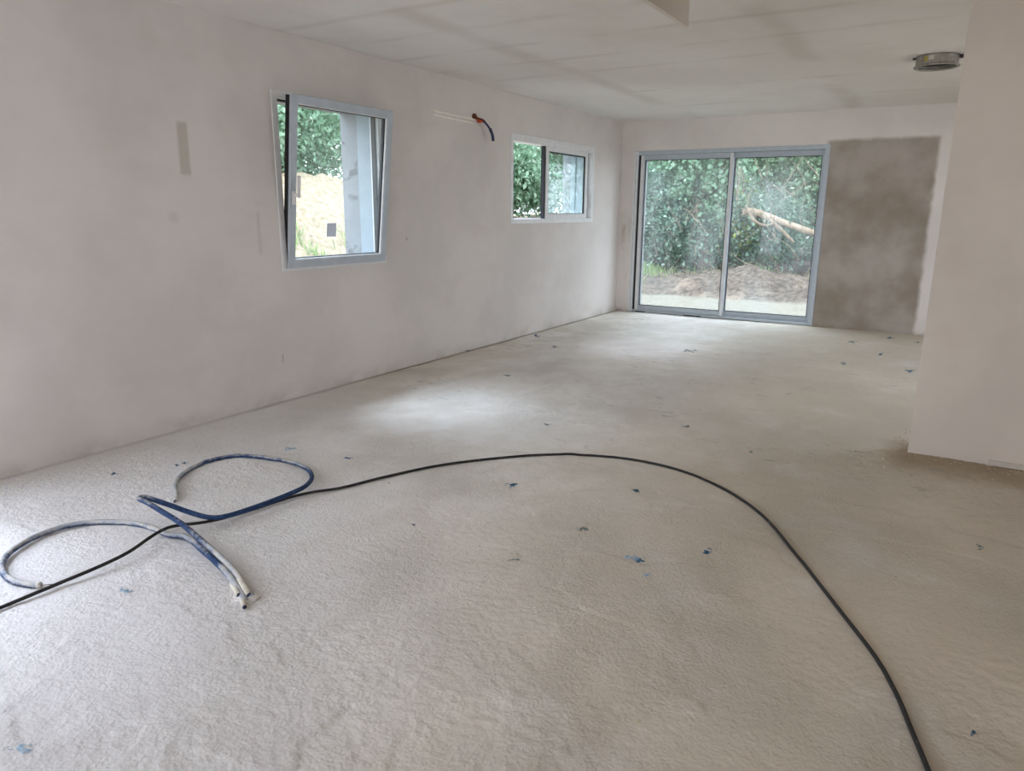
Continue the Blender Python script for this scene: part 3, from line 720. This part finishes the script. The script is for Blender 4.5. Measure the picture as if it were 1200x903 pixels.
# seen through the patio door
plant('shrub', -1.75, 14.7, 'dense blue-green shrub behind the left leaf of the patio door', 'shrub', cl((0, 0, .85, .9, .6, .75), (.8, .1, .7, .7, .5, .6), (-.7, .2, 1.1, .8, .6, .9), (.2, .3, 1.6, .8, .5, .6)), 19000, .085, L_DEEP, .03)
plant('shrub', .15, 15.0, 'dark low shrub right of the ivy-covered trunk', 'shrub', cl((0, 0, .7, .75, .5, .65), (.6, .2, .8, .7, .5, .6), (-.3, .3, 1.2, .6, .5, .6)), 11000, .08, L_DEEP, .025)
plant('shrub', .35, 15.35, 'yellow-green leafy shrub by the broken end of the fallen trunk', 'shrub', cl((-.25, -.5, 1.15, .22, .2, .45), (-.05, -.5, .8, .3, .25, .4), (-.35, -.4, 1.5, .2, .2, .3)), 1500, .085, L_LIME, .02, spray=.12)
plant('tree', .9, 16.4, 'leafy tree rising behind the fallen trunk', 'tree', cl((0, 0, 2.3, 1.1, .7, .9), (.9, .1, 1.9, .9, .6, .8), (-.6, .2, 2.8, 1, .6, .7), (.4, -.2, 1.2, .9, .5, .6)), 15000, .10, L_MID, .09)
plant('tree', 2.6, 16.0, 'tree with pale loose leaves at the right edge of the patio door', 'tree', cl((0, 0, 1.4, .9, .6, .9), (.3, .2, 2.4, 1, .7, .9), (-.5, .1, 2.2, .7, .6, .8)), 11000, .09, L_MID, .08)
plant('tree', -2.9, 16.6, 'brownish thicket tree in the upper left of the patio door', 'tree', cl((0, 0, 2.1, .8, .6, .9), (.7, .1, 2.6, .8, .6, .7), (-.5, 0, 1.4, .8, .6, .7)), 5000, .07, L_BROWN, .07)
plant('tree', -1.2, 18.6, 'tall green tree far behind the left leaf of the patio door', 'tree', cl((0, 0, 2.2, 1.8, 1, 1.6), (.9, 0, 3.8, 1.5, 1, 1.4), (-1.3, 0, 3.6, 1.5, 1, 1.3), (0, 0, .8, 1.8, .8, .9)), 30000, .11, L_MID, .14, spray=.36)
plant('tree', 1.6, 19.0, 'tall dark tree far behind the fallen trunk', 'tree', cl((0, 0, 2.2, 1.8, 1, 1.6), (.9, 0, 3.8, 1.5, 1, 1.4), (-1.3, 0, 3.6, 1.5, 1, 1.3), (0, 0, .8, 1.8, .8, .9)), 30000, .11, L_DEEP, .14, spray=.36)
plant('tree', 4.3, 18.2, 'tall green tree furthest right of the woodland', 'tree', cl((0, 0, 2.2, 1.6, 1, 1.6), (.9, 0, 3.8, 1.5, 1, 1.4), (-1, 0, 3.4, 1.3, 1, 1.3), (0, 0, .8, 1.6, .8, .9)), 11000, .13, L_MID, .13, spray=.32)
# ivy-covered leaning trunk
ir = empty('ivy_covered_tree', (-.42, 14.75, gz(-.42, 14.75))); tag(ir, 'leaning trunk wrapped in bright ivy in the left leaf of the patio door', 'tree', 'woodland plants around the house')
tp = smooth_path([(.05, 0, -.15), (-.02, 0, .5), (-.14, .02, 1.1), (-.38, .05, 1.7), (-.62, .1, 2.4), (-.75, .15, 3.4)], 5)
tube('trunk', tp, [.12-.0022*i for i in range(len(tp))], M_BARK, ir, 10)
tube('branch', smooth_path([(-.14, .02, 1.1), (.12, -.05, 1.6), (.35, 0, 2.2), (.45, .1, 3.0)], 5), [.07-.003*i for i in range(16)], M_BARK, ir, 8)
leaf_cloud('ivy', cl((-.62, .0, 2.35, .38, .32, .55), (-.35, -.02, 1.75, .30, .28, .32), (.30, .0, 2.1, .36, .3, .5), (-.08, -.02, 2.3, .35, .3, .35), (.32, 0, 1.35, .30, .25, .35), (-.70, .1, 3.1, .5, .4, .5), (.42, .1, 2.9, .5, .4, .5)), 11000, .085, L_IVY, ir, spray=.10, asp=.9, droop=.9)
# seen through the sliding window
plant('shrub', -5.3, 14.6, 'pale green broad-leaved shrub in the open half of the sliding window', 'shrub', cl((0, 0, 1.1, .8, .8, .6), (.3, -.6, 1.5, .7, .7, .6), (-.4, .5, 1.7, .8, .8, .7), (.3, 1.1, .95, .6, .7, .6), (0, -1.2, 1.0, .6, .7, .6), (.0, .3, .85, .6, 1.0, .45)), 15000, .12, L_IVY, .03)
plant('tree', -6.6, 16.4, 'leafy tree filling the sliding window behind the pale shrub', 'tree', cl((0, 0, 1.6, 1.3, 1, 1.1), (1.2, .6, 2.0, 1.2, 1, 1), (-1.1, -.4, 2.4, 1.2, 1, 1.1), (.4, .2, 3.2, 1.4, 1.2, 1)), 15000, .11, L_MID, .10)
plant('tree', -3.6, 17.8, 'tree seen through the closed leaves of the sliding window', 'tree', cl((0, 0, .8, 1.2, .9, .8), (0, 0, 1.2, 1.1, .9, 1), (.8, .2, 2.2, 1.1, .9, 1), (-.9, 0, 2.6, 1.1, .9, 1), (0, 0, 3.4, 1.2, 1, .9)), 13000, .11, L_MID, .10)
plant('tree', -3.4, 21.5, 'tall tree at the back of the woodland left of the ivy trunk', 'tree', cl((0, 0, 1.4, 1.6, 1.2, 1.3), (1, 0, 3.2, 1.6, 1.2, 1.4), (-1.1, 0, 3.0, 1.6, 1.2, 1.4), (0, 0, 4.4, 1.6, 1.2, 1.1)), 15000, .14, L_MID, .14, spray=.36)
plant('tree', -7.4, 21.0, 'tall dark tree far back behind the sliding window', 'tree', cl((0, 0, 1.4, 1.7, 1.4, 1.4), (1.3, .3, 3.0, 1.6, 1.3, 1.5), (-1.3, 0, 3.0, 1.6, 1.3, 1.4), (0, 0, 4.4, 1.7, 1.3, 1.1)), 15000, .14, L_DEEP, .14, spray=.36)
# seen through the tilted window
plant('shrub', -6.9, 9.7, 'broad green bush topping the sand bank outside the tilted window', 'shrub', cl((0, 0, .9, .9, 1.1, .85), (.2, -1.2, 1.0, .8, 1, .9), (-.2, 1.2, 1.2, .9, 1, 1), (-.6, 0, 1.9, 1, 1.3, .8)), 15000, .11, L_IVY, .04)
plant('shrub', -7.1, 7.3, 'darker bush left on the sand bank behind the tilted window gap', 'shrub', cl((0, 0, .9, .9, .9, .85), (.3, .6, .7, .7, .7, .6), (-.4, -.5, 1.7, .9, .9, .8)), 8000, .10, L_MID, .04)
plant('tree', -8.6, 11.6, 'leafy tree standing on the bank between tilted and sliding windows', 'tree', cl((0, 0, 1.4, 1.3, 1.4, 1.2), (0, -1.6, 1.8, 1.2, 1.3, 1.3), (0, 1.2, 2.3, 1.3, 1.4, 1.2)), 11000, .12, L_MID, .12, spray=.3)
plant('tree', -9.0, 8.6, 'dark tree at the back of the sand bank beyond the tilted window', 'tree', cl((0, 0, 1.2, 1.2, 1.4, 1.1), (0, -1.2, 2, 1.2, 1.3, 1.2), (0, 1.2, 2.0, 1.2, 1.3, 1.2)), 9000, .12, L_DEEP, .12, spray=.3)

# fallen trunk with torn end and hanging limb
fr_ = empty('fallen_trunk', (1.3, 14.6, gz(1.3, 14.6))); tag(fr_, 'pale broken tree trunk hanging aslant among the woodland leaves', 'fallen tree')
bpy.context.view_layer.update()
def wp(px, py, y): return at(px, py, 1, y)
P = smooth_path([wp(874, 247, 14.55), wp(890, 250, 14.58), wp(915, 260, 14.62), wp(940, 268.5, 14.66), wp(962, 276, 14.7), wp(1010, 292, 14.8), wp(1070, 312, 14.9)], 5)
under(tube('trunk', P, [.075-.0009*i for i in range(len(P))], M_PALE, None, 12), fr_)
P2 = smooth_path([wp(893, 252, 14.55), wp(905, 261, 14.45), wp(916, 270, 14.4), wp(930, 284, 14.35)], 4)
under(tube('limb', P2, [.055-.002*i for i in range(len(P2))], M_TWIG, None, 8), fr_)
P2 = smooth_path([wp(878, 249, 14.5), wp(884, 259, 14.4), wp(895, 264, 14.4), wp(908, 262, 14.4)], 4)
under(tube('limb', P2, [.045-.002*i for i in range(len(P2))], M_TWIG, None, 8), fr_)
for i in range(9):                              # torn splinters at the broken end
    a = wp(877, 248+random.uniform(-3, 3), 14.52); b_ = wp(random.uniform(867, 874), random.uniform(238, 254), 14.5)
    under(tube('splinter', [a, a.lerp(b_, .6), b_], [.022, .014, .003], M_PALE, None, 6), fr_)
# bare twigs
bm = bmesh.new()
for i in range(70):
    px = random.uniform(752, 975); py = random.uniform(200, 330); yy = random.uniform(13.9, 14.6)
    if px < 860: py = random.uniform(255, 330)
    a = wp(px, py, yy); ln = random.uniform(.25, .9); dr = Vector((random.uniform(-.7, .7), random.uniform(-.3, .3), random.uniform(.1, 1))).normalized()
    b_ = a + dr*ln; m_ = a.lerp(b_, .5) + Vector((random.uniform(-.08, .08), 0, random.uniform(-.05, .08)))
    tube_into(bm, smooth_path([a, m_, b_], 3), [.008, .0075, .007, .006, .005, .004, .003], 4)
# dry roots lying over the soil bank
for i in range(260):
    x = random.uniform(-2.6, 2.6); y = random.uniform(12.8, 14.3); z = gz(x, y); a = Vector((x, y, z+.01))
    b_ = a + Vector((random.uniform(-.3, .3), random.uniform(-.25, .1), random.uniform(-.10, .16)))
    tube_into(bm, [a, a.lerp(b_, .5)+Vector((0, 0, .03)), b_], [.006, .005, .002], 4)
tw = from_bm('bare_twigs', bm, M_TWIG); tag(tw, 'bare brown twigs and roots in front of the woodland', 'twigs', kind='stuff')
# grass on the bank and by the door
def grass():
    pts = []
    def patch(cx, cy, rx, ry, n):
        k = 0
        while k < n:
            x, y = rng.normal(cx, rx), rng.normal(cy, ry); pts.append((x, y)); k += 1
    for i in range(44): patch(random.uniform(-4.0, -2.3), random.uniform(5.0, 9.4), .10, .10, 42)
    for i in range(30): patch(random.uniform(-4.6, -2.6), random.uniform(9.0, 14.0), .16, .16, 50)
    for i in range(26): patch(random.uniform(-2.3, -1.2), random.uniform(12.7, 14.1), .16, .14, 70)
    for i in range(9): patch(random.uniform(-1.2, 2.6), random.uniform(14.0, 14.7), .16, .10, 22)
    pts_ = np.array(pts); n = len(pts_); z = ground_height(pts_[:, 0], pts_[:, 1])
    base = np.column_stack([pts_, z-.01]); h = .06+.14*rng.random((n, 1)); ln = rng.normal(size=(n, 3))*.35; ln[:, 2] = 1
    a = rng.random(n)*math.pi; sd = np.column_stack([np.cos(a), np.sin(a), np.zeros(n)])*.007
    tip = base + ln*h; mid = base + ln*h*.5 + np.array([0, 0, .02])
    co = np.stack([base-sd, base+sd, mid+sd*.8, mid-sd*.8, tip+sd*.15, tip-sd*.15], 1).reshape(-1, 3)
    b0 = np.arange(n)*6; q = np.concatenate([np.stack([b0, b0+1, b0+2, b0+3], -1), np.stack([b0+3, b0+2, b0+4, b0+5], -1)])
    me = mesh_np('grass', co, q); A = me.attributes.new('tone', 'FLOAT', 'FACE'); t = rng.random(n).astype(np.float32); A.data.foreach_set('value', np.concatenate([t, t]))
    return link('grass', me, leaf_mat('grass_blades', (.12, .22, .06), (.22, .36, .11), (.45, .50, .22)))
tag(grass(), 'tufts of fresh grass on the sand bank and by the soil', 'grass', kind='stuff')
